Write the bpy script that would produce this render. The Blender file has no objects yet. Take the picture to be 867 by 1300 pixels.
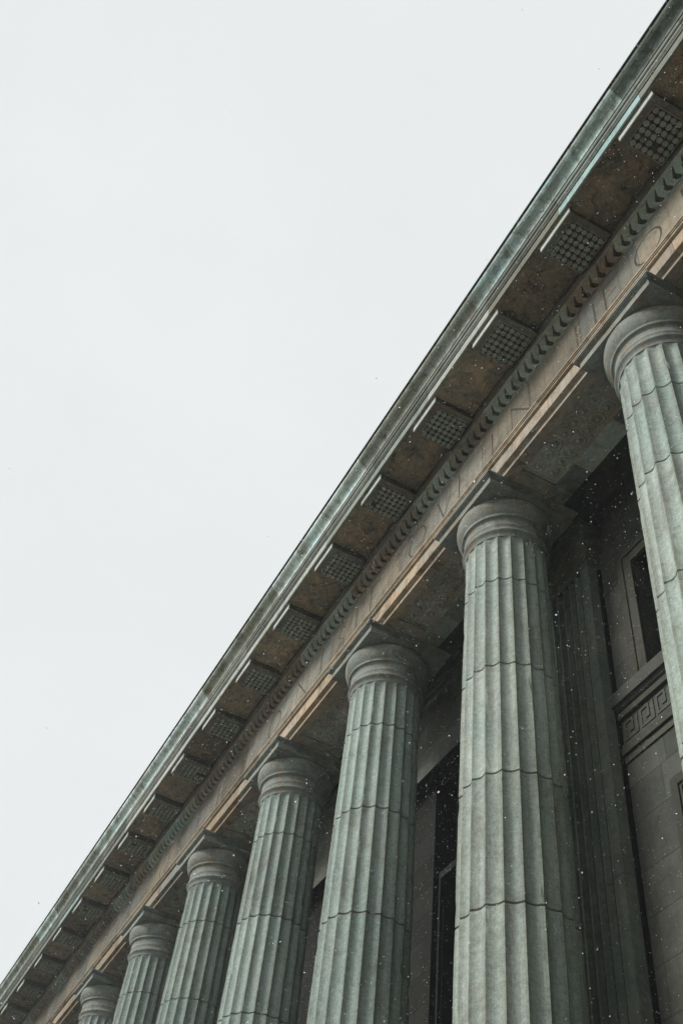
import bpy, math, random
from mathutils import Matrix, Vector
random.seed(7)
G = 1.6                      # eye height: all z below are measured from the camera, the ground is at -1.6
scene = bpy.context.scene
C = scene.collection

# ------------------------------------------------------------------ node helpers
def N(nt, t, **kw):
    n = nt.nodes.new(t)
    for k, v in kw.items(): setattr(n, k, v)
    return n
def math_(nt, op, a, b=None, c=None, clamp=False):
    n = N(nt, 'ShaderNodeMath', operation=op); n.use_clamp = clamp
    for i, v in enumerate((a, b, c)):
        if v is None: continue
        if isinstance(v, (int, float)): n.inputs[i].default_value = v
        else: nt.links.new(v, n.inputs[i])
    return n.outputs[0]
def mix(nt, fac, a, b, blend='MIX'):
    n = N(nt, 'ShaderNodeMix', data_type='RGBA', blend_type=blend)
    for i, v in ((0, fac), (6, a), (7, b)):
        if isinstance(v, (int, float)): n.inputs[i].default_value = v
        elif isinstance(v, tuple): n.inputs[i].default_value = (*v, 1)
        else: nt.links.new(v, n.inputs[i])
    return n.outputs[2]
def noise(nt, vec, scale, detail=4, rough=.6, dist=0):
    n = N(nt, 'ShaderNodeTexNoise'); n.inputs['Scale'].default_value = scale
    n.inputs['Detail'].default_value = detail; n.inputs['Roughness'].default_value = rough
    n.inputs['Distortion'].default_value = dist
    nt.links.new(vec, n.inputs['Vector']); return n.outputs['Fac']
def ramp(nt, v, lo, hi):
    n = N(nt, 'ShaderNodeMapRange'); n.inputs[1].default_value = lo; n.inputs[2].default_value = hi
    nt.links.new(v, n.inputs[0]); return n.outputs[0]
def mapping(nt, vec, scale):
    n = N(nt, 'ShaderNodeMapping'); n.inputs['Scale'].default_value = scale
    nt.links.new(vec, n.inputs['Vector']); return n.outputs[0]

def stone(name, a, b, dirt, dirt_amt=.5, big=1.1, speck=.25, streak=.4, bump=.35, patina=None, patina_amt=.5, rough=.9, grain=85):
    """weathered stone: two tones in clouds, dark dirt patches, vertical streaks, crystalline speckle; the object colour attribute 'tint' multiplies it"""
    m = bpy.data.materials.new(name); m.use_nodes = True; nt = m.node_tree; nt.nodes.clear()
    out = N(nt, 'ShaderNodeOutputMaterial'); bs = N(nt, 'ShaderNodeBsdfPrincipled')
    nt.links.new(bs.outputs[0], out.inputs[0]); bs.inputs['Roughness'].default_value = rough
    bs.inputs['Specular IOR Level'].default_value = .25
    tc = N(nt, 'ShaderNodeTexCoord'); oi = N(nt, 'ShaderNodeObjectInfo')
    off = N(nt, 'ShaderNodeVectorMath', operation='MULTIPLY_ADD')
    nt.links.new(oi.outputs['Random'], off.inputs[0]); off.inputs[1].default_value = (37, 61, 23)
    nt.links.new(tc.outputs['Object'], off.inputs[2]); v = off.outputs[0]
    c = mix(nt, ramp(nt, noise(nt, v, big, 6, .65, .4), .36, .64), a, b)
    d = ramp(nt, noise(nt, v, big * 2.3, 8, .72, .8), .5, .68)
    d = math_(nt, 'MULTIPLY', d, dirt_amt, clamp=True)
    c = mix(nt, d, c, dirt)
    if patina:
        p = ramp(nt, noise(nt, mapping(nt, v, (.8, 1.3, 1.3)), big * 1.6, 5, .6, .3), .52, .66)
        c = mix(nt, math_(nt, 'MULTIPLY', p, patina_amt), c, patina)
    if streak:
        s = ramp(nt, noise(nt, mapping(nt, v, (9, 9, .45)), 1.6, 4, .6), .48, .72)
        c = mix(nt, math_(nt, 'MULTIPLY', s, streak), c, dirt)
    sp = noise(nt, v, grain, 2, .7)
    sp2 = noise(nt, v, grain * .3, 3, .7)
    k = math_(nt, 'ADD', ramp(nt, sp, .3, .7), ramp(nt, sp2, .3, .7))
    k = math_(nt, 'MULTIPLY_ADD', k, speck, 1 - speck)
    kc = N(nt, 'ShaderNodeCombineColor'); [nt.links.new(k, kc.inputs[i]) for i in range(3)]
    c = mix(nt, 1.0, c, kc.outputs[0], 'MULTIPLY')
    at = N(nt, 'ShaderNodeAttribute', attribute_name='tint'); 
    c = mix(nt, 1.0, c, at.outputs['Color'], 'MULTIPLY')
    nt.links.new(c, bs.inputs['Base Color'])
    bp = N(nt, 'ShaderNodeBump'); bp.inputs['Strength'].default_value = bump; bp.inputs['Distance'].default_value = .012
    h = math_(nt, 'ADD', noise(nt, v, 38, 4, .7), math_(nt, 'MULTIPLY', noise(nt, v, 6, 5, .6), 1.6))
    nt.links.new(h, bp.inputs['Height']); nt.links.new(bp.outputs[0], bs.inputs['Normal'])
    return m

M = {}
M['shaft'] = stone('fluted_granite', (.515, .57, .515), (.41, .49, .455), (.22, .18, .14), .45, .9, .4, .4, .4, grain=70)
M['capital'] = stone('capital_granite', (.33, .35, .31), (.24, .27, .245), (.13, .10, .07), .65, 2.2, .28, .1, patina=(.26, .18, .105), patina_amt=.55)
M['joint'] = stone('mortar_joint', (.27, .21, .155), (.20, .16, .12), (.09, .07, .05), .5, 3, .2, 0)
M['warm'] = stone('warm_sandstone', (.60, .48, .35), (.50, .44, .35), (.17, .13, .09), .8, 1.6, .24, .45, patina=(.40, .44, .40), patina_amt=.55)
M['frieze'] = stone('frieze_sandstone', (.345, .305, .235), (.225, .215, .178), (.10, .08, .06), .8, .9, .25, .5, patina=(.30, .33, .29), patina_amt=.6)
M['dark'] = stone('soot_stained_stone', (.24, .24, .21), (.18, .155, .12), (.055, .05, .043), .7, 1.4, .3, .15, .5, patina=(.16, .21, .20), patina_amt=.6)
M['soffit'] = stone('stained_soffit_stone', (.42, .325, .215), (.25, .225, .175), (.04, .042, .04), .9, 2.4, .35, 0, .6, patina=(.12, .17, .16), patina_amt=.4, grain=45)
M['cornice'] = stone('cornice_stone', (.52, .55, .52), (.40, .44, .42), (.12, .10, .075), .5, 1.3, .25, .25, .5)
M['gutter'] = stone('verdigris_gutter', (.56, .62, .59), (.32, .32, .27), (.13, .105, .075), .95, 1.9, .35, .45, .7, patina=(.48, .62, .62), patina_amt=.8)
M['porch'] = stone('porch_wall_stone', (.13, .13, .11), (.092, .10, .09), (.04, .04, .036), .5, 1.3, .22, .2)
M['black'] = stone('aged_bronze', (.03, .032, .03), (.02, .022, .02), (.01, .01, .01), .5, 2, .1, 0)
M['carved'] = stone('carving_shade', (.105, .085, .065), (.08, .07, .055), (.05, .045, .035), .5, 3, .2, 0)  # dark tone painted in for the shade inside the cut letters
M['pave'] = stone('stone_paving', (.15, .15, .14), (.11, .11, .105), (.07, .068, .06), .5, .25, .2, 0, grain=25)
g = bpy.data.materials.new('window_glass'); g.use_nodes = True
b = g.node_tree.nodes['Principled BSDF']; b.inputs['Base Color'].default_value = (.012, .015, .016, 1)
b.inputs['Roughness'].default_value = .12; M['glass'] = g
sn = bpy.data.materials.new('snow'); sn.use_nodes = True
b = sn.node_tree.nodes['Principled BSDF']; b.inputs['Base Color'].default_value = (.85, .88, .88, 1)
b.inputs['Roughness'].default_value = .8; M['snow'] = sn
_t = sn.node_tree; _tr = _t.nodes.new('ShaderNodeBsdfTranslucent'); _tr.inputs['Color'].default_value = (.96, .98, .98, 1)
_ms = _t.nodes.new('ShaderNodeMixShader'); _ms.inputs[0].default_value = .72
_t.links.new(b.outputs[0], _ms.inputs[1]); _t.links.new(_tr.outputs[0], _ms.inputs[2]); _t.links.new(_ms.outputs[0], _t.nodes['Material Output'].inputs[0])

# ------------------------------------------------------------------ mesh helpers
class MB:
    """collects faces in (x along the facade, d depth into the building, z above the eye)"""
    def __init__(s): s.v = []; s.f = []; s.t = []; s.m = []; s.tint = (1, 1, 1); s.mi = 0; s.sm = []; s.smooth = False
    def add(s, vs, fs):
        o = len(s.v); s.v += vs
        for f in fs:
            s.f.append([i + o for i in f]); s.t.append(s.tint); s.m.append(s.mi); s.sm.append(s.smooth)
    def box(s, x0, x1, d0, d1, z0, z1):
        s.add([(x, d, z) for x in (x0, x1) for d in (d0, d1) for z in (z0, z1)],
              [(0, 1, 3, 2), (4, 6, 7, 5), (0, 4, 5, 1), (2, 3, 7, 6), (0, 2, 6, 4), (1, 5, 7, 3)])
    def prism(s, prof, x0, x1):
        n = len(prof)
        s.add([(x, d, z) for x in (x0, x1) for d, z in prof],
              [(i, (i + 1) % n, n + (i + 1) % n, n + i) for i in range(n)] + [tuple(range(n))[::-1], tuple(range(n, 2 * n))])
    def poly_extrude(s, pts, nrm):
        n = len(pts); q = [tuple(a + b for a, b in zip(p, nrm)) for p in pts]
        s.add(list(pts) + q, [(i, (i + 1) % n, n + (i + 1) % n, n + i) for i in range(n)] + [tuple(range(n))[::-1], tuple(range(n, 2 * n))])
    def cyl(s, x, d, z0, z1, r0, r1=None, n=12, cap=True):
        r1 = r0 if r1 is None else r1
        vs = [(x + r * math.cos(2 * math.pi * i / n), d + r * math.sin(2 * math.pi * i / n), z) for r, z in ((r0, z0), (r1, z1)) for i in range(n)]
        s.add(vs, [(i, (i + 1) % n, n + (i + 1) % n, n + i) for i in range(n)] + ([tuple(range(n))[::-1], tuple(range(n, 2 * n))] if cap else []))
    def lathe(s, x, d, prof, n=64):
        vs = [(x + r * math.cos(2 * math.pi * i / n), d + r * math.sin(2 * math.pi * i / n), z) for r, z in prof for i in range(n)]
        fs = [(k * n + i, k * n + (i + 1) % n, (k + 1) * n + (i + 1) % n, (k + 1) * n + i) for k in range(len(prof) - 1) for i in range(n)]
        s.add(vs, fs)
    def ring_down(s, x, d, z, R, r, n=20, k=6):      # half-torus hanging from a soffit at z
        vs = []
        for i in range(n):
            a = 2 * math.pi * i / n
            for j in range(k):
                b = math.pi * j / (k - 1)
                rr = R + r * math.cos(b); vs.append((x + rr * math.cos(a), d + rr * math.sin(a), z - r * math.sin(b)))
        s.add(vs, [(i * k + j, ((i + 1) % n) * k + j, ((i + 1) % n) * k + j + 1, i * k + j + 1) for i in range(n) for j in range(k - 1)])
    def build(s, name, mats, parent=None, loc=(0, 0, 0), bevel=0):
        """loc is the (x,d,z) of the object's origin"""
        me = bpy.data.meshes.new(name)
        L = loc
        vs = [(x - L[0], -(d - L[1]), z - L[2]) for x, d, z in s.v]
        me.from_pydata(vs, [], [tuple(reversed(f)) for f in s.f])
        ca = me.color_attributes.new('tint', 'FLOAT_COLOR', 'CORNER'); k = 0; data = []
        for p in me.polygons:
            t = s.t[p.index]; data += [t[0], t[1], t[2], 1.0] * p.loop_total
        ca.data.foreach_set('color', data)
        for mm in (mats if isinstance(mats, (list, tuple)) else [mats]): me.materials.append(M[mm])
        me.polygons.foreach_set('material_index', s.m)
        me.polygons.foreach_set('use_smooth', s.sm)
        import bmesh
        bm = bmesh.new(); bm.from_mesh(me); bmesh.ops.recalc_face_normals(bm, faces=bm.faces); bm.to_mesh(me); bm.free()
        o = bpy.data.objects.new(name, me); C.objects.link(o)
        pl = Vector((0, 0, 0))
        if parent is not None:
            o.parent = parent; pl = ORG[parent.name]
        w = Vector((L[0], -L[1], L[2] + G)); ORG[o.name] = w
        o.location = w - pl
        if bevel:
            bv = o.modifiers.new('bevel', 'BEVEL'); bv.width = bevel; bv.segments = 2; bv.limit_method = 'ANGLE'; bv.angle_limit = math.radians(40)
        return o
ORG = {}
def dup(o, parent, w):
    """copy of a part and its sub-parts; w = its place in world coordinates"""
    c = o.copy(); C.objects.link(c); c.parent = parent; ORG[c.name] = Vector(w); c.location = Vector(w) - ORG[parent.name]
    for ch in list(o.children):
        k = ch.copy(); C.objects.link(k); k.parent = c; ORG[k.name] = Vector(w) + ch.location
    return c

# ------------------------------------------------------------------ the building
S = 3.125; AX0 = 4.302; CD = 5.046               # column spacing, first axis, depth of the column axis
X0, X1 = -2.8, 31.6                              # ends of the colonnade's entablature
BLK = S / 2
rnd = random.Random(3)

bld = bpy.data.objects.new('neoclassical_building', None); C.objects.link(bld)
bld.location = (12, -5, 0); ORG[bld.name] = Vector((12, -5, 0))
bld['label'] = 'long grey stone temple-fronted building with a row of fluted columns, dentilled cornice and weathered entablature'
bld['category'] = 'building'

# --- columns
JZ = [9.15, 7.81, 6.40, 5.01, 3.6, 2.2, .8]
def radius(z):
    t = (9.86 - z) / (9.86 + .5)
    return .497 + .112 * t + .012 * math.sin(math.pi * max(0, min(1, t)))
def column(i):
    x = AX0 + S * i; r_ = random.Random(100 + i)
    jz = [z + r_.uniform(-.02, .02) for z in JZ]
    if i == 0: jz[1] += .2; jz[2] += .12
    if i == 1: jz = list(JZ)
    rows = []                                        # (z, flute strength, groove)
    for z in [9.90, 9.885, 9.868, 9.845, 9.815, 9.77]:
        rows.append((z, max(0, min(1, (9.895 - z) / .10)) ** .6, 0))
    z = 9.6
    while z > -.4: rows.append((z + r_.uniform(-.02, .02), 1, 0)); z -= .11
    for j in jz: rows += [(j + .012, 1, 0), (j + .007, 1, 1), (j - .007, 1, 1), (j - .012, 1, 0)]
    rows += [(-.4, 1, 0), (-.45, .0, 0), (-.5, 0, 0)]
    rows.sort(reverse=True)
    NF, K = 20, 8; n = NF * K; ctn = {0: (.86, .90, .89), 1: (.89, .90, .88), 2: (.81, .85, .85), 3: (.75, .79, .79)}.get(i, (.66, .695, .69))  # far columns tinted darker, painting in a fall-off of light along the row
    chips = {}
    m = MB(); vs = []
    tints = []
    for (z, fs, gr) in rows:
        R = radius(z)
        w = 0
        for k in range(n):
            ph = (k % K) / K
            a = 2 * math.pi * (k + .5 * K) / n
            dep = .042 * math.sin(math.pi * ph) ** .85 if ph > 0 else 0
            if ph == 0: dep = .002 + .003 * (math.sin(z * 7.3 + k) * .5 + .5)     # worn arris
            if ph == 0 and r_.random() < .045: dep += r_.uniform(.004, .014)
            if gr: dep += .010 + (r_.uniform(0, .012) if ph == 0 else 0)
            zz = z + .006 * math.sin(k * .9 + z) if gr == 0 and False else z
            vs.append((x + (R - dep * fs - (dep if gr else 0) * 0) * math.cos(a), CD + (R - dep * fs) * math.sin(a), zz))
    m.v = vs
    seg = 0; drum_t = 1.0
    for q in range(len(rows) - 1):
        z0, _, g0 = rows[q]; z1, _, g1 = rows[q + 1]
        if g0 and g1: 
            mi = 1; drum_t = r_.uniform(.84, 1.07)
        else: mi = 0
        for k in range(n):
            m.f.append([q * n + k, q * n + (k + 1) % n, (q + 1) * n + (k + 1) % n, (q + 1) * n + k])
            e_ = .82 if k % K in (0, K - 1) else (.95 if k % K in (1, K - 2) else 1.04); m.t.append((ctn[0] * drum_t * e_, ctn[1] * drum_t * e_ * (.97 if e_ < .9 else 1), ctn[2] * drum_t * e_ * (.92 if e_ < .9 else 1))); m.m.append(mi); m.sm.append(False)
    # necking, annulets under the echinus belong to the capital
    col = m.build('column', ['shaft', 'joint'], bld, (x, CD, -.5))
    c = MB(); c.smooth = True
    prof = [(.497, 9.885), (.499, 9.91), (.506, 9.935), (.522, 9.955), (.532, 9.965), (.539, 9.98), (.535, 9.996), (.522, 10.003), (.512, 10.008),
            (.508, 10.02), (.508, 10.06), (.512, 10.075), (.516, 10.085), (.514, 10.10), (.511, 10.11), (.511, 10.17), (.516, 10.20), (.53, 10.213), (.548, 10.218), (.553, 10.228), (.549, 10.24),
            (.545, 10.244), (.56, 10.262), (.583, 10.30), (.601, 10.345), (.611, 10.39), (.613, 10.43), (.609, 10.465), (.600, 10.49), (.592, 10.4975)]
    c.lathe(x, CD, prof, 96)
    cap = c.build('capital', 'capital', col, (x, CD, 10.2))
    a = MB(); h = .616
    a.box(x - h, x + h, CD - h, CD + h, 10.498, 10.6)
    # crown moulding: stepped cyma
    for hh, z0, z1 in ((.626, 10.6002, 10.612), (.642, 10.612, 10.624), (.660, 10.624, 10.636), (.672, 10.636, 10.6695)):
        a.box(x - hh, x + hh, CD - hh, CD + hh, z0, z1 + .0005)
    ab = a.build('abacus', 'abacus_' if 'abacus_' in M else 'capital', col, (x, CD, 10.6), bevel=.005)
    # base under the photograph's edge
    b_ = MB(); b_.smooth = True
    b_.lathe(x, CD, [(.62, -.5), (.62, -.56), (.66, -.58), (.69, -.63), (.67, -.68), (.70, -.69), (.70, -.72), (.0, -.72)], 64)
    b_.build('base', 'capital', col, (x, CD, -.6))
    return col
for i in range(-1, 9): column(i)

# --- architrave: body, stepped fasciae, soffit frames with a sunk carved panel in every bay
ZA = 10.67
am = MB()
jr = random.Random(5)
def ablocks(lo, hi, step, off=0):
    xs = [lo]; x = off
    while x < lo: x += step
    while x < hi:
        if x > lo + .05: xs.append(x)
        x += step
    xs.append(hi); return xs
def runs(mb, prof, xs, tintf, gap=.0018):
    for a, b in zip(xs[:-1], xs[1:]):
        mb.tint = tintf(.5 * (a + b)); mb.prism(prof, a + gap, b - gap)
    mb.tint = (1, 1, 1)
# body above the sunk panels
am.mi = 1; am.box(X0, X1, 4.74, 5.42, 10.74, 11.3); am.mi = 0
def at(x):
    k = math.floor((x - AX0) / S + .5)
    t = jr.uniform(.86, 1.08) * (.78 if x > 15 else 1); q = jr.random(); return (t * .86, t * .86, t * .87) if q < .3 else ((t * .74, t * .84, t * .95) if q < .55 else (t * .94, t * .89, t * .82))  # far blocks get a darker tint as a painted vignette
P1 = [(4.60, ZA), (4.60, 10.755), (4.536, 10.757), (4.536, 10.985), (4.545, 10.990), (4.545, 11.2), (4.742, 11.2), (4.742, ZA)]
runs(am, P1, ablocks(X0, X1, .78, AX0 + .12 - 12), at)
P2 = [(5.49, ZA), (5.49, 11.3), (5.42, 11.3), (5.24, 10.742), (5.24, ZA)]
am.mi = 1
am.tint = (1, 1, 1)
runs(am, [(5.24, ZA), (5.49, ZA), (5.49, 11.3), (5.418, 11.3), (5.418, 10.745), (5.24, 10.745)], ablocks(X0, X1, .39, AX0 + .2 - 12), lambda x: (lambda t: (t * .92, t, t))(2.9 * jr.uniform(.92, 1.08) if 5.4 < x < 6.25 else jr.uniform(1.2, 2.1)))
for i in range(-2, 9):
    xc = AX0 + S * i; am.tint = (2.0, 1.9, 1.75)
    am.box(max(X0, xc - .87), min(X1, xc + .87), 4.7425, 5.2395, ZA + .001, 10.745)
am.mi = 0; am.tint = (1, 1, 1)
arch = am.build('architrave', ['warm', 'dark'], bld, (12, 5, 10.7), bevel=.004)

def soffit_panel(xc, tint):
    m = MB(); m.tint = tint
    hx, d0, d1, z = .685, 4.745, 5.237, 10.725
    m.box(xc - hx, xc + hx, d0, d1, z, 10.7385)
    # inner fillets
    for (x0, x1, e0, e1) in ((xc - hx, xc + hx, d0, d0 + .022), (xc - hx, xc + hx, d1 - .022, d1), (xc - hx, xc - hx + .022, d0 + .022, d1 - .022), (xc + hx - .022, xc + hx, d0 + .022, d1 - .022)):
        m.box(x0 + .001, x1 - .001, e0, e1, z - .022, z + .002)
    m.smooth = True
    for r, dd in ((0, 4.888), (1, 5.094)):
        for k in range(7):
            x = xc + (k - 3) * .19
            m.ring_down(x, dd, z + .001, .077, .019, 24, 6)
            m.ring_down(x, dd, z + .001, .046, .013, 20, 6)
            m.lathe(x, dd, [(.030, z), (.029, z - .022), (.022, z - .042), (.010, z - .052), (.0005, z - .053)], 12)
    for k in range(6):                                 # small bosses between the rings
        m.lathe(xc + (k - 2.5) * .19, 4.991, [(.02, z), (.018, z - .014), (.008, z - .02), (.0005, z - .021)], 10)
        for dd in (4.79, 5.19):
            m.ring_down(xc + (k - 2.5) * .19, dd, z + .001, .020, .007, 12, 4)
    return m.build('soffit_panel', 'dark', arch, (xc, 5, 10.73))
for i in range(-1, 8):
    t = rnd.uniform(2.3, 3.0)
    soffit_panel(AX0 + S * (i + .5), (t * 1.0, t, t * .98))

# --- taenia (projecting band) and frieze
tm = MB()
tf = lambda x: (lambda t: (t, t * .97, t * .93))(jr.uniform(.65, 1.25))
runs(tm, [(4.50, 10.992), (4.50, 11.018), (4.485, 11.022), (4.485, 11.036), (4.47, 11.040), (4.47, 11.064), (4.60, 11.068), (4.60, 10.992)], ablocks(X0, X1, 1.04, AX0 - 12), tf)
# worn strip of beads under the band in the middle of each bay
tm.build('taenia', 'warm', bld, (12, 4.5, 11), bevel=.003)
fm = MB()
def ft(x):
    t = jr.uniform(.72, 1.12) * (.8 if x > 15 else 1); w = jr.random()  # painted light fall-off: frieze blocks turn darker towards the far end
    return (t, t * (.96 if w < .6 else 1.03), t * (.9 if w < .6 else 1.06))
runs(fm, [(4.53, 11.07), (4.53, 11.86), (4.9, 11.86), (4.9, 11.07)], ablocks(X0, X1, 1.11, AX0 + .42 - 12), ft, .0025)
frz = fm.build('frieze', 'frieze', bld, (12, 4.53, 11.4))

# worn carved lettering, reading from the far left towards the near right (x decreasing)
GL = {
 'O': ([('e', .5, .5, .46, .5)], .46), 'I': ([('l', .1, 0, .1, 1, 1.5), ('l', 0, 0, .2, 0, .5), ('l', 0, 1, .2, 1, .5)], .08),
 'V': ([('l', 0, 1, .5, 0, 1.4), ('l', .5, 0, 1, 1, .6)], .38), 'N': ([('l', 0, 0, 0, 1, .7), ('l', 0, 1, 1, 0, 1.3), ('l', 1, 0, 1, 1, .7)], .41),
 'F': ([('l', 0, 0, 0, 1, 1.5), ('l', 0, 1, 1, 1, .5), ('l', 0, .52, .8, .52, .5)], .27), 'H': ([('l', 0, 0, 0, 1, 1.2), ('l', 1, 0, 1, 1, 1.2), ('l', 0, .5, 1, .5, .4)], .38),
 'E': ([('l', 0, 0, 0, 1, 1.4), ('l', 0, 1, 1, 1, .5), ('l', 0, .52, .8, .52, .5), ('l', 0, 0, 1, 0, .5)], .27),
 'S': ([('c', 0, 0, 1, 1)], .26), 'T': ([('l', .5, 0, .5, 1, 1.4), ('l', 0, 1, 1, 1, .5)], .36), 'R': ([('l', 0, 0, 0, 1, 1.4), ('l', 0, 1, .8, .9, .5), ('l', .8, .9, .8, .6, 1), ('l', .8, .6, 0, .5, .5), ('l', .3, .5, 1, 0, 1.2)], .3),
}
def letter(ch, xl):
    strokes, w = GL[ch]; z0, hgt = 11.185, .56; d0 = 4.53
    hgt = .50
    m = MB()
    def seg(u0, v0, u1, v1, th):
        ax, az, bx, bz = xl - u0 * w, z0 + v0 * hgt, xl - u1 * w, z0 + v1 * hgt
        L = math.hypot(bx - ax, bz - az) or 1; nx, nz = -(bz - az) / L * th * .011, (bx - ax) / L * th * .011
        m.poly_extrude([(ax + nx, d0 - .0015, az + nz), (bx + nx, d0 - .0015, bz + nz), (bx - nx, d0 - .0015, bz - nz), (ax - nx, d0 - .0015, az - nz)], (0, .012, 0))
    for st in strokes:
        if st[0] == 'l': seg(*st[1:])
        elif st[0] == 'e':
            n = 28
            for k in range(n):
                a, b = 2 * math.pi * k / n, 2 * math.pi * (k + 1) / n
                seg(.5 + .5 * math.cos(a), .5 + .5 * math.sin(a), .5 + .5 * math.cos(b), .5 + .5 * math.sin(b), .35 + 1.0 * abs(math.cos(a)))
        elif st[0] == 'c':
            pts = [(.9, .85), (.6, 1), (.2, .93), (.05, .74), (.3, .57), (.7, .45), (.95, .25), (.75, .05), (.4, 0), (.05, .14)]
            for p, q in zip(pts[:-1], pts[1:]): seg(*p, *q, .9)
    return m.build('letter', 'carved', frz, (xl, 4.53, 11.4))
for ch, xl in (('O', 3.88), ('F', 4.45), ('I', 4.66), ('I', 5.02), ('N', 6.43), ('I', 6.9), ('I', 7.73), ('V', 8.30), ('O', 9.09), ('E', 10.26), ('I', 10.74), ('S', 11.36), ('I', 11.95),
               ('N', 12.42 + .42), ('O', 13.95), ('T', 15.1), ('H', 16.2), ('I', 3.02), ('R', 2.4), ('E', 17.2), ('N', 18.3), ('O', 19.2)): letter(ch, xl)

# --- leaf moulding under the mutules
lm = MB()
def lt(x):
    k = math.floor((x - AX0 + .3) / .95); r = random.Random(k * 13 + 5)
    if r.random() < .38: return (1.6, 1.85, 1.75)
    t = r.uniform(.85, 1.25); return (t * 1.1, t * .98, t * .84)
A0, A1 = (4.527, 11.872), (4.37, 12.02)                 # lower and upper ends of the slope
sl = math.hypot(A1[0] - A0[0], A1[1] - A0[1]); ud, uz = (A1[0] - A0[0]) / sl, (A1[1] - A0[1]) / sl
nd, nz = -uz, ud                                         # outward normal (towards street and down)
nd, nz = (nd, nz) if nd < 0 else (-nd, -nz)
if nz > 0: nd, nz = -abs(uz), -abs(ud)
def SL(t, h): return (A0[0] + ud * sl * t + nd * h, A0[1] + uz * sl * t + nz * h)
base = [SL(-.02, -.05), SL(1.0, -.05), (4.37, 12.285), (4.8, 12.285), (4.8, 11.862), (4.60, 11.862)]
low = [SL(-.10, -.05), SL(-.10, 0), SL(.08, .004), SL(.08, -.052)]
upp = [SL(.86, -.052), SL(.86, 0), SL(1.0, .002), (4.368, 12.045), (4.44, 12.045)]
bedf = [(4.372, 12.0455), (4.378, 12.0455), (4.378, 12.286), (4.44, 12.286), (4.44, 12.0455)]
XB = ablocks(X0, X1, .95, AX0 - .3 - 19)
for a, b_ in zip(XB[:-1], XB[1:]):
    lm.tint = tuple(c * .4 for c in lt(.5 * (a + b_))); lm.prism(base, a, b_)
    lm.tint = lt(.5 * (a + b_)); lm.prism(low, a, b_); lm.prism(upp, a, b_); lm.tint = (.85, .78, .66); lm.prism(bedf[1:], a, b_)
P = S / 20; x = AX0 - P / 2
def lerp_tab(t, tab):
    for (a, va), (b, vb) in zip(tab[:-1], tab[1:]):
        if t <= b: return va + (vb - va) * (t - a) / (b - a)
    return tab[-1][1]
GW = [(.05, .020), (.12, .052), (.2, .074), (.40, .066), (.54, .044), (.7, .030), (.86, .014)]
GC = [(.05, -.040), (.2, -.018), (.40, .012), (.52, .0), (.86, -.050)]
while x > X0 + 2 * P: x -= P
while x < X1 - 2 * P:
    x += P; lm.tint = tuple(c * random.Random(int(x * 50)).uniform(.88, 1.08) for c in lt(x))
    ts = [.05, .12, .2, .3, .42, .48, .54, .7, .86]
    ks = 7; vs = []; fs = []; bow = random.Random(int(x * 31)).uniform(.8, 1.2)
    for t in ts:
        xa = x + lerp_tab(t, GC) + .5 * lerp_tab(t, GW); xb = x + P + lerp_tab(t, GC) - .5 * lerp_tab(t, GW)
        for k in range(ks):
            fx = [0, 0, .18, .5, .82, 1, 1][k]; hh = -.052 if k in (0, ks - 1) else .003 + .007 * bow * (1 - (2 * fx - 1) ** 2)
            d_, z_ = SL(t, hh); vs.append((xa + (xb - xa) * fx, d_, z_))
    for r_ in range(len(ts) - 1):
        for k in range(ks - 1): fs.append((r_ * ks + k, r_ * ks + k + 1, (r_ + 1) * ks + k + 1, (r_ + 1) * ks + k))
    lm.add(vs, fs)
lm.tint = (1, 1, 1)
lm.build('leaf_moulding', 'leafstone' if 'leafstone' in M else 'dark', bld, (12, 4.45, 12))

# --- corona with drip, and the gutter moulding above
TEAL, PALE, BROWN, GREY = (.84, 1.06, 1.08), (1.05, 1.03, .97), (.42, .36, .28), (.66, .68, .62)
def ct(x):
    if x < 2.55: return (.55, .55, .48)
    if x < 4.1: return (.86, 1.1, 1.12)
    if x < 5.7: return (.50, .46, .38)
    k = math.floor((x - 4.12) / BLK); r = random.Random(k * 7 + 1).random()
    if x > 20: return (.7, .85, .85) if 22.3 < x < 25 else (.5, .5, .45)
    return PALE if r < .55 else (TEAL if r < .85 else GREY)
cb = ablocks(X0, X1, BLK, 4.12 - 15.625)
cm = MB()
runs(cm, [(3.716, 12.29), (3.716, 12.452), (3.9, 12.452), (3.9, 12.302), (3.738, 12.302), (3.738, 12.29)], cb, ct)
def c2(x):
    c = ct(x); q = random.Random(int(x * 9) + 4).uniform(.34, .62); return (q * (.7 + .3 * c[0]), q * (.68 + .3 * c[1]), q * (.62 + .3 * c[2]))
cb2 = ablocks(X0, X1, .78, 4.12 - 15.625)
runs(cm, [(3.7005, 12.4535), (3.700, 12.475), (3.692, 12.478), (3.692, 12.492), (3.684, 12.496), (3.684, 12.56), (3.9, 12.562), (3.9, 12.4535)], cb2, c2)
runs(cm, [(3.676, 12.5635), (3.665, 12.575), (3.665, 12.642), (3.9, 12.645), (3.9, 12.5635)], cb2, c2)
cm.mi = 1
def sf(x):
    t = random.Random(math.floor((x - 5.06) / BLK) * 5 + 2).uniform(.75, 1.3); return (t, t * .98, t * .95)
runs(cm, [(3.7385, 12.292), (4.368, 12.292), (4.368, 12.3015), (3.7385, 12.3015)], ablocks(X0, X1, BLK, AX0 - .2 + .0 - 15.625), sf, .001)
cor = cm.build('cornice', ['cornice', 'soffit'], bld, (12, 4, 12.4), bevel=.004)
gm = MB()
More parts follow.
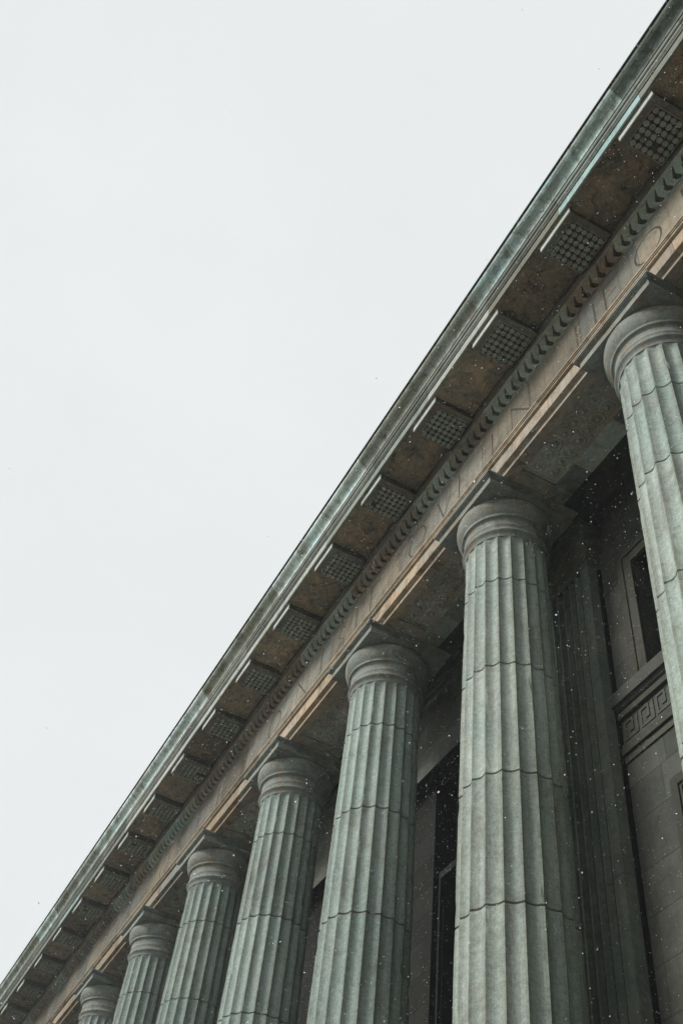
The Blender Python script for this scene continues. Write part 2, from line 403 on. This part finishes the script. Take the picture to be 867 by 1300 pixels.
def gt(x):
    k = math.floor((x - 4.12) / BLK); r = random.Random(k * 11 + 3).random()
    if x < 2.6: return (.42, .47, .44)
    if 5.8 < x < 8.7: return (.75, .74, .66)
    if 2.6 < x < 5.8: return (1.0, 1.15, 1.15)
    return (1.6, 1.72, 1.72) if r < .4 else ((.85, .82, .72) if r < .7 else (1.15, 1.2, 1.12))
gp = [(3.655, 12.648), (3.652, 12.68), (3.645, 12.705), (3.625, 12.735), (3.59, 12.762), (3.55, 12.785), (3.525, 12.81), (3.515, 12.835), (3.513, 12.862), (3.9, 12.864), (3.9, 12.648)]
gb = ablocks(X0, X1, BLK, 4.12 + 1.75 - 15.625)
runs(gm, gp, gb, gt)
gut = gm.build('gutter_moulding', 'gutter', bld, (12, 3.6, 12.7))
em = MB()
em.prism([(3.492, 12.872), (3.492, 12.902), (3.95, 12.91), (3.95, 12.867), (3.505, 12.867)], X0, X1)
em.build('roof_flashing', 'black', bld, (12, 3.5, 12.9))
# solid wall core, ceiling of the porch and the roof behind the cornice
km = MB()
km.box(X0, X1, 4.905, 5.48, 11.31, 12.7); km.box(X0, X1, 3.905, 4.80, 12.304, 12.86)
km.build('entablature_core', 'porch', bld, (12, 5, 12))
cl = MB(); cl.box(X0, X1, 5.485, 6.6, 11.08, 11.3)
cl.build('porch_ceiling', 'porch', bld, (12, 6, 11))
rm = MB(); rm.prism([(3.96, 12.88), (3.96, 12.93), (14, 14.8), (14, 11.32), (5.5, 11.32), (5.5, 12.88)], X0, X1)
rm.build('roof', 'black', bld, (12, 8, 13))

# --- mutules with their 36 guttae
def mutule(xc):
    m = MB(); x0, x1, d0, d1, z0, z1 = xc - .302, xc + .302, 3.777, 4.366, 12.172, 12.291
    p0, p1, e0, e1 = x0 + .088, x1 - .022, d0 + .086, d1 - .026
    m.tint = (.38, .38, .36); m.box(x0 + .002, x1 - .002, d0 + .004, d1, z0 + .012, z1)
    m.tint = (1, 1, .95)
    for i, (a0, a1, b0, b1) in enumerate(((x0, x1, d0, e0), (x0, x1, e1, d1), (x0, p0, e0, e1), (p1, x1, e0, e1))):
        m.box(a0, a1, b0, b1, z0, z0 + .0125 + .0003 * i)
    m.tint = (1.7, 1.75, 1.65)
    for i, (a0, a1, b0, b1) in enumerate(((p0 - .012, p1 + .012, e0 - .012, e0), (p0 - .012, p1 + .012, e1, e1 + .012), (p0 - .012, p0, e0, e1), (p1, p1 + .012, e0, e1))):
        m.box(a0, a1, b0, b1, z0 - .009, z0 - .0005)
    m.tint = (1.2, 1.2, 1.15); m.mi = 1
    m.box(x0 + .001, x1 - .001, d0 - .014, d0 + .0035, z0 - .006, z1 - .027)          # paler front face
    m.tint = (.6, .58, .52); m.box(x0 - .0, x1, d0 - .022, d0 + .0035, z1 - .0265, z1 - .002)
    return m.build('mutule', ['dark', 'cornice'], bld, (xc, 4.07, 12.2), bevel=.003), (p0, p1, e0, e1)
def gutta_mesh(par, x, d):
    g_ = MB(); g_.tint = (1.7, 1.9, 1.85)
    g_.cyl(x, d, 12.152, 12.186, .0365, .033, 14)
    return g_.build('gutta', 'dark', par, (x, d, 12.17), bevel=.006)
xs = [AX0 + BLK * k - .018 for k in range(-4, 18)]
m0, pq = mutule(xs[8]); gx = [pq[0] + (pq[1] - pq[0]) * (k + .5) / 6 for k in range(6)]; gd = [pq[2] + (pq[3] - pq[2]) * (k + .5) / 6 for k in range(6)]
g0 = gutta_mesh(m0, gx[0], gd[0])
for k in range(36):
    if k == 0: continue
    c = g0.copy(); C.objects.link(c); c.location = g0.location + Vector((gx[k % 6] - gx[0], -(gd[k // 6] - gd[0]), 0))
for x in xs:
    if x is not xs[8]:
        o = dup(m0, bld, (x, -4.07, 12.2 + G))
        for gch in list(o.children):
            if random.random() < .012: bpy.data.objects.remove(gch)

# --- porch wall, pilaster, windows, ledge with key pattern
WY = 6.1
wm = MB()
wr = random.Random(9)
NX0, NX1 = 5.36, 6.355                                  # window opening in the near bay
def wt(): 
    t = wr.uniform(.8, 1.15); return (t, t * wr.uniform(.97, 1.0), t * wr.uniform(.92, 1.0))
def course(z0, z1, x0, x1, d0=WY, off=0, L=.92, dk=1):
    x = x0
    first = True
    while x < x1 - .01:
        e = min(x1, x + (off if first and off else L * wr.uniform(.85, 1.15)))
        if x1 - e < .2: e = x1
        wm.tint = tuple(c * dk for c in wt()); wm.box(x + .002, e - .002, d0, d0 + .34, z0 + .002, z1 - .002); x = e; first = False
    wm.tint = (.35, .33, .3)
XW0 = X0
# ashlar courses; holes for the openings are left by splitting each course
opens = [(NX0, NX1, 7.87, 9.58), (5.45, 6.17, 3.2, 6.28)]
for k in range(-2, 0):
    c_ = AX0 + S * (k + .5); opens.append((c_ - .5, c_ + .49, 7.87, 9.58)); opens.append((c_ - .42, c_ + .31, 3.2, 6.28))
for k in range(6):
    j = 11.25 + S * k
    opens.append((j - 1.9, j, -.7, 9.5))
hs = [-.7]
while hs[-1] < 6.5: hs.append(hs[-1] + .46)
hs = [z for z in hs if z < 6.1] + [6.28, 6.70, 7.17, 7.5, 7.87, 8.30, 8.73, 9.16, 9.5, 9.58, 9.94, 10.4, 11.076]
hs = sorted(set(hs))
for z0, z1 in zip(hs[:-1], hs[1:]):
    segs = [(XW0, X1)]
    for (a, b_, c_, d_) in opens:
        if c_ < z1 - .01 and d_ > z0 + .01:
            ns = []
            for s0, s1 in segs:
                if b_ <= s0 or a >= s1: ns.append((s0, s1)); continue
                if a > s0: ns.append((s0, a))
                if b_ < s1: ns.append((b_, s1))
            segs = ns
    for s0, s1 in segs:
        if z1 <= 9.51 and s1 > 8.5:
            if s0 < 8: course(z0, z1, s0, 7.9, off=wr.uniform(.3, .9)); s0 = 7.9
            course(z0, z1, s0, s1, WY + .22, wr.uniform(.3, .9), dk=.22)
        elif z0 >= 9.49 and s1 > 8.5:
            if s0 < 8: course(z0, z1, s0, 7.9, off=wr.uniform(.3, .9))
            course(z0, z1, 7.9, s1, off=wr.uniform(.3, .9), L=3.1, dk=2.1)
        else: course(z0, z1, s0, s1, off=wr.uniform(.3, .9))
# mortar backing behind the joints is the rest of the wall
wm.tint = (1, 1, 1)
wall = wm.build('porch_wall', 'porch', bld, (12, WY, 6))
bk = MB(); bk.mi = 0; bk.tint = (.3, .3, .28)
z_prev = None
for z0, z1 in zip(hs[:-1], hs[1:]):
    segs = [(XW0, X1)]
    for (a, b_, c_, d_) in opens:
        if c_ < z1 - .01 and d_ > z0 + .01:
            ns = []
            for s0, s1 in segs:
                if b_ <= s0 or a >= s1: ns.append((s0, s1)); continue
                if a > s0: ns.append((s0, a))
                if b_ < s1: ns.append((b_, s1))
            segs = ns
    for s0, s1 in segs:
        if z1 <= 9.51 and s1 > 8.5:
            if s0 < 8: bk.box(s0 + .006, 7.9, WY + .008, WY + .33, z0 - .003, z1 + .003); s0 = 7.89
            bk.box(s0 + .006, s1 - .006, WY + .228, WY + .5, z0 - .003, z1 + .003)
        else: bk.box(s0 + .006, s1 - .006, WY + .008, WY + .33, z0 - .003, z1 + .003)
bk.build('mortar', 'porch', wall, (12, WY + .1, 6))
# ledge and fret band below the near windows (up to the pilaster)
PX0, PX1 = 6.93, 7.97
lg = MB()
for a, b_ in ((XW0, 3.9), (3.9, 5.0), (5.0, 5.9), (5.9, PX0 + .05)):
    lg.tint = wt(); lg.prism([(WY - .10, 7.70), (WY - .10, 7.868), (WY + .02, 7.872), (WY + .02, 7.62), (WY - .05, 7.66), (WY - .07, 7.70)], a + .002, b_ - .002)
lg.tint = (.8, .78, .72); lg.box(XW0, PX0 + .05, WY - .045, WY + .01, 7.545, 7.618)
lg.tint = (.9, .88, .8); lg.box(XW0, PX0 + .05, WY - .03, WY + .01, 7.175, 7.225)
lg.tint = (.8, .78, .7); lg.box(XW0, PX0 + .05, WY - .05, WY + .01, 7.08, 7.172)
lg.tint = (.95, .93, .85); lg.box(XW0, PX0 + .05, WY - .02, WY + .01, 6.99, 7.078)
led = lg.build('wall_ledge', 'porch', bld, (6, WY, 7.5), bevel=.004)
ky = MB(); x = PX0 - .06; z0, z1, w = 7.26, 7.50, .028
while x > 2.0:
    # one key of the meander: rail, stem and hook, raised from the wall
    def kb(u0, u1, v0, v1): ky.box(x - u1, x - u0, WY - .013, WY + .01, z0 + v0, z0 + v1)
    kb(0, w, 0, .24); kb(w + .0002, .15, .24 - w, .24); kb(.15 - w, .15, .08, .24 - w - .0002); kb(.085, .15 - w - .0002, .08, .08 + w)
    kb(.15 + .045, .15 + .045 + w, 0, .24); kb(w + .0002, .1948, 0, w * .9)
    x -= .262
ky.build('key_pattern', 'porch', led, (5, WY, 7.4))

def window(x0, x1, z0, z1, ears=True):
    f = MB(); d = WY
    fw = .20 if z1 > 9 else .10
    f.tint = (.74, .71, .65)
    f.box(x1 + .0, x1 + fw, d - .035, d + .02, z0, z1 + fw); f.box(x0 - fw, x0, d - .035, d + .02, z0, z1 + fw)
    f.box(x0, x1, d - .035, d + .02, z1, z1 + fw)
    f.tint = (.7, .66, .6)
    f.box(x1 + fw - .07, x1 + fw + .03, d - .055, d - .036, z0, z1 + fw + .03); f.box(x0 - fw - .03, x0 - fw + .07, d - .055, d - .036, z0, z1 + fw + .03)
    f.box(x0 - fw + .07, x1 + fw - .07, d - .055, d - .036, z1 + fw - .07, z1 + fw + .03)
    w_ = f.build('window', 'porch', bld, (.5 * (x0 + x1), d, z0), bevel=.004)
    b_ = MB()
    for a in (x0 + .003, .5 * (x0 + x1) - .025, x1 - .053): b_.box(a, a + .05, d + .2, d + .26, z0, z1)
    for z in (z0, .5 * (z0 + z1), z1 - .052): b_.box(x0 + .054, .5 * (x0 + x1) - .026, d + .202, d + .258, z, z + .05); b_.box(.5 * (x0 + x1) + .026, x1 - .054, d + .202, d + .258, z, z + .05)
    b_.build('sash', 'black', w_, (.5 * (x0 + x1), d + .2, z0))
    p = MB(); p.box(x0, x1, d + .225, d + .235, z0, z1); p.build('pane', 'glass', w_, (.5 * (x0 + x1), d + .23, z0))
for (a, b_, c_, d_) in opens:
    if d_ < 9.55 and c_ < 0: continue
    window(a, b_, c_, d_)
# deep doorways of the further bays
def doorway(j):
    a, b_ = j - 1.9, j
    f = MB(); D = WY + 1.3
    f.tint = (1.9, 1.95, 1.85)
    f.box(b_, b_ + .2, WY + .565, D, -.7, 9.5); f.box(a - .2, a, WY + .565, D, -.7, 9.5)
    f.tint = (.35, .35, .33); f.box(a - .2, b_ + .2, WY + .345, D, 9.502, 9.7)
    f.tint = (.9, .88, .8)
    for zz, dd in ((10.86, .05), (10.72, .03)):
        pass
    w_ = f.build('doorway', 'porch', bld, (.5 * (a + b_), WY, -.7))
    p = MB()
    p.box(b_ - .05, b_ - .002, WY + .3, D - .1, -.7, 7.95)             # near-black leaf added to darken the far jamb like shade
    for z in (0.2, 2.0, 3.8, 5.6, 6.9): p.box(b_ - .065, b_ - .0505, WY + .35, D - .3, z, z + (1.4 if z < 6 else .8))
    p.box(a + .001, b_ - .052, D - .09, D - .02, -.7, 7.95)
    p.box(a, b_ - .001, WY + .3, D - .02, 7.952, 8.05)
    p.build('door', 'black', w_, (b_, D, -.7))
    q = MB(); q.box(a, b_, D - .06, D - .05, 8.052, 9.5); q.build('transom_pane', 'glass', w_, (b_, D, 8))
for k in range(6): doorway(11.25 + S * k)
fl = MB(); fl.tint = (2.2, 2.2, 2.05)
for z0, z1, dd in ((10.93, 11.075, .06), (10.82, 10.927, .04), (10.79, 10.817, .055)): fl.box(PX1 + .02, X1, WY - dd, WY + .01, z0, z1)
fl.build('wall_cornice', 'porch', bld, (18, WY, 10.9), bevel=.004)

# pilaster behind the second column
pm = MB(); FR = 5.905
nfl = 6; px = PX0 + .14; fw = (PX1 - PX0 - .28) / nfl
secs = [(PX0, FR + .0)]
for k in range(nfl):
    for j in range(9):
        t = j / 8; xx = px + k * fw + .015 + t * (fw - .03)
        secs.append((xx, FR + .05 * math.sin(math.pi * t) ** .8))
secs.append((PX1, FR))
poly = secs + [(PX1, WY + .05), (PX0, WY + .05)]
zs = [9.95, 8.5, 7.1, 5.7, 4.3, 2.9, 1.5, .1, -.7]
for za, zb in zip(zs[:-1], zs[1:]):
    t = wr.uniform(1.1, 1.35); t *= 1.5; pm.tint = (t * .95, t * 1.02, t); n = len(poly)
    pm.add([(a, d, z) for z in (za - .0025, zb + .0025) for a, d in poly], [(i, (i + 1) % n, n + (i + 1) % n, n + i) for i in range(n)] + [tuple(range(n)), tuple(range(n, 2 * n))[::-1]])
pm.tint = (.3, .3, .28); pm.box(PX0 + .01, PX1 - .01, FR + .045, WY + .04, -.7, 9.95)
pm.tint = (.12, .12, .11); pm.box(PX0 - .018, PX0 - .0005, WY - .06, WY - .001, -.7, 9.95)  # dark strip painting the shadow in the gap beside the pilaster
pil = pm.build('pilaster', 'pilstone' if 'pilstone' in M else 'porch', bld, (.5 * (PX0 + PX1), WY, -.7))
pc = MB(); pc.tint = (1.35, 1.4, 1.35)
pc.box(PX0 - .0, PX1, FR, WY + .03, 9.952, 10.06)
pc.tint = (1.4, 1.3, 1.15)
pc.box(PX0 - .02, PX1 + .02, FR - .02, WY + .03, 10.0605, 10.09)
pc.box(PX0 - .005, PX1 + .005, FR - .005, WY + .03, 10.0905, 10.19)
pc.prism([(FR - .01, 10.1905), (FR - .03, 10.22), (FR - .055, 10.26), (FR - .07, 10.31), (FR - .072, 10.34), (WY + .03, 10.34), (WY + .03, 10.1905)], PX0 - .05, PX1 + .05)
pc.tint = (1.4, 1.45, 1.4)
pc.box(PX0 - .085, PX1 + .085, FR - .09, WY + .03, 10.3405, 10.56)
pc.prism([(FR - .095, 10.5605), (FR - .12, 10.59), (FR - .14, 10.62), (FR - .148, 10.67), (WY + .03, 10.67), (WY + .03, 10.5605)], PX0 - .11, PX1 + .11)
pc.build('capital', 'pilstone' if 'pilstone' in M else 'porch', pil, (.5 * (PX0 + PX1), WY, 10.3), bevel=.005)

# platform, steps, mass of the building behind, projecting wing at the far end
st = MB()
st.box(X0, X1, 4.25, 9, -1.2, -.72)
for k in range(3): st.box(X0, X1, 4.25 - .35 * (k + 1), 4.25 - .35 * k, -1.6, -.72 - .22 * (k + 1))
st.box(X0, X1, 4.25, 9, -1.6, -1.2)
st.build('steps', 'pave', bld, (12, 5, -1.6), bevel=.01)
bm_ = MB(); bm_.box(X0, X1, WY + 1.95, 14, -1.6, 11.31); bm_.tint = (.2, .2, .2)
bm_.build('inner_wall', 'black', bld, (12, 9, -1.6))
wg = MB()
wg.box(X1 + .02, X1 + 12, -26, 14, -1.6, 12.28)
for e_, z0, z1 in ((.12, 12.0, 12.28), (.74, 12.282, 12.46), (.79, 12.462, 12.64), (.86, 12.642, 12.75), (.93, 12.752, 12.84), (.96, 12.842, 12.925)): wg.box(X1 - e_, X1 + 12 + e_, -26 - e_, 14, z0, z1)
wg.build('shading_wing', 'dark', bld, (X1 + 4, 8, -1.6), bevel=.01)
wg = MB()  # added wing behind the camera, there to block sky light from that end
wg.box(X0 - 12, X0 - .02, -26, 14, -1.6, 12.20)
for e_, z0, z1 in ((.1, 12.20, 12.35), (.3, 12.352, 12.5), (.45, 12.502, 12.62), (.7, 12.622, 12.9)): wg.box(X0 - 12 - e_, X0 - .02 + e_ * .6, -26 - e_, 14, z0, z1)
wg.build('shading_wing', 'dark', bld, (X0 - 6, 0, -1.6), bevel=.01)

# ------------------------------------------------------------------ ground
gd_ = MB(); gd_.box(-400, 500, -400, 500, -1.75, -1.6)
gr = gd_.build('ground', 'pave'); gr['kind'] = 'structure'

# ------------------------------------------------------------------ falling snow
sm = MB(); rs = random.Random(21)
def flake(x, d, z, r):
    a = Vector((rs.gauss(0, 1), rs.gauss(0, 1), rs.gauss(0, 1))).normalized(); b = a.orthogonal().normalized(); c = a.cross(b)
    q = rs.uniform(.6, 1)
    sm.add([tuple(Vector((x, d, z)) + b * (r * math.cos(k * math.pi / 3)) + c * (r * q * math.sin(k * math.pi / 3))) for k in range(6)], [(0, 1, 2, 3, 4, 5)])
nfk = 0
while nfk < 140000:
    x = rs.uniform(-2, 24); d = rs.uniform(-3, 5.9); z = rs.uniform(-1.5, 13.5)
    if math.sqrt(x * x + d * d + z * z) < 2.6: continue
    if z > 10.4 and d > 4.3: continue
    if (d <= 0 or z / d > 3.75) and rs.random() > .03: continue
    if z > 11.7 and d > 3.4: continue
    r = rs.choice((.0013, .0016, .0019, .0022, .0025, .003)) * rs.uniform(.8, 1.2)
    flake(x, d, z, r); nfk += 1
sf_ = sm.build('falling_snow', 'snow'); sf_['kind'] = 'stuff'
sf_['label'] = 'fine white snowflakes drifting in the air before the dark columns and cornice'; sf_['category'] = 'snow'

# ------------------------------------------------------------------ snowy air
hz = MB(); hz.box(-40, 60, -45, 40, -2.75, 17)
hm = bpy.data.materials.new('haze'); hm.use_nodes = True; t_ = hm.node_tree; t_.nodes.clear()
ho = t_.nodes.new('ShaderNodeOutputMaterial'); hv = t_.nodes.new('ShaderNodeVolumePrincipled')
hv.inputs['Color'].default_value = (.86, .93, .93, 1); hv.inputs['Density'].default_value = .0022; hv.inputs['Anisotropy'].default_value = 0
t_.links.new(hv.outputs[0], ho.inputs['Volume']); M['haze'] = hm
hzo = hz.build('haze', 'haze'); hzo['kind'] = 'stuff'
# ------------------------------------------------------------------ sky, sun, camera
w = bpy.data.worlds.new('World'); scene.world = w; w.use_nodes = True; nt = w.node_tree; nt.nodes.clear()
sky = N(nt, 'ShaderNodeTexSky', sky_type='NISHITA'); sky.sun_disc = False
SUN_EL, SUN_AZ = 38, 80       # azimuth measured from +X (along the facade) towards +Y (the street)
sky.sun_elevation = math.radians(SUN_EL); sky.sun_rotation = math.radians(90 - SUN_AZ)
bg1 = N(nt, 'ShaderNodeBackground'); nt.links.new(sky.outputs[0], bg1.inputs[0]); bg1.inputs[1].default_value = .006
bg2 = N(nt, 'ShaderNodeBackground'); bg2.inputs[0].default_value = (.812, .857, .857, 1); bg2.inputs[1].default_value = .98
tcw = N(nt, 'ShaderNodeTexCoord'); cv = ramp(nt, noise(nt, mapping(nt, tcw.outputs['Generated'], (1, 1, 2)), 2.2, 5, .55), .3, .7)
nt.links.new(mix(nt, cv, (.825, .852, .852), (.875, .90, .90)), bg2.inputs[0])
ad = N(nt, 'ShaderNodeAddShader'); nt.links.new(bg1.outputs[0], ad.inputs[0]); nt.links.new(bg2.outputs[0], ad.inputs[1])
wo = N(nt, 'ShaderNodeOutputWorld'); nt.links.new(ad.outputs[0], wo.inputs[0])
sl_ = bpy.data.lights.new('sun', 'SUN'); sl_.energy = 2.7; sl_.angle = math.radians(18); sl_.color = (1, .98, .94)
so = bpy.data.objects.new('sun', sl_); C.objects.link(so)
dv = Vector((math.cos(math.radians(SUN_EL)) * math.cos(math.radians(SUN_AZ)), math.cos(math.radians(SUN_EL)) * math.sin(math.radians(SUN_AZ)), math.sin(math.radians(SUN_EL))))
so.rotation_euler = dv.to_track_quat('Z', 'Y').to_euler()
so.location = dv * 40

cam = bpy.data.cameras.new('camera'); co = bpy.data.objects.new('camera', cam); C.objects.link(co)
r = Vector((-0.45589152, -0.884701, 0.09729882)); u = Vector((-0.65683247, 0.4081957, 0.6339932)); f = Vector((0.60061138, -0.2251231, 0.7671933))
mt = Matrix((r, u, -f)).transposed().to_4x4(); mt.translation = Vector((0, 0, G)); co.matrix_world = mt
cam.sensor_fit = 'VERTICAL'; cam.sensor_height = 36; cam.sensor_width = 24; cam.lens = 1346.88 / 1300 * 36
cam.clip_start = .05; cam.clip_end = 2000
scene.camera = co
vs_ = scene.view_settings; vs_.view_transform = 'Standard'; vs_.look = 'None'; vs_.exposure = 0; vs_.gamma = 1
scene.cycles.max_bounces = 6
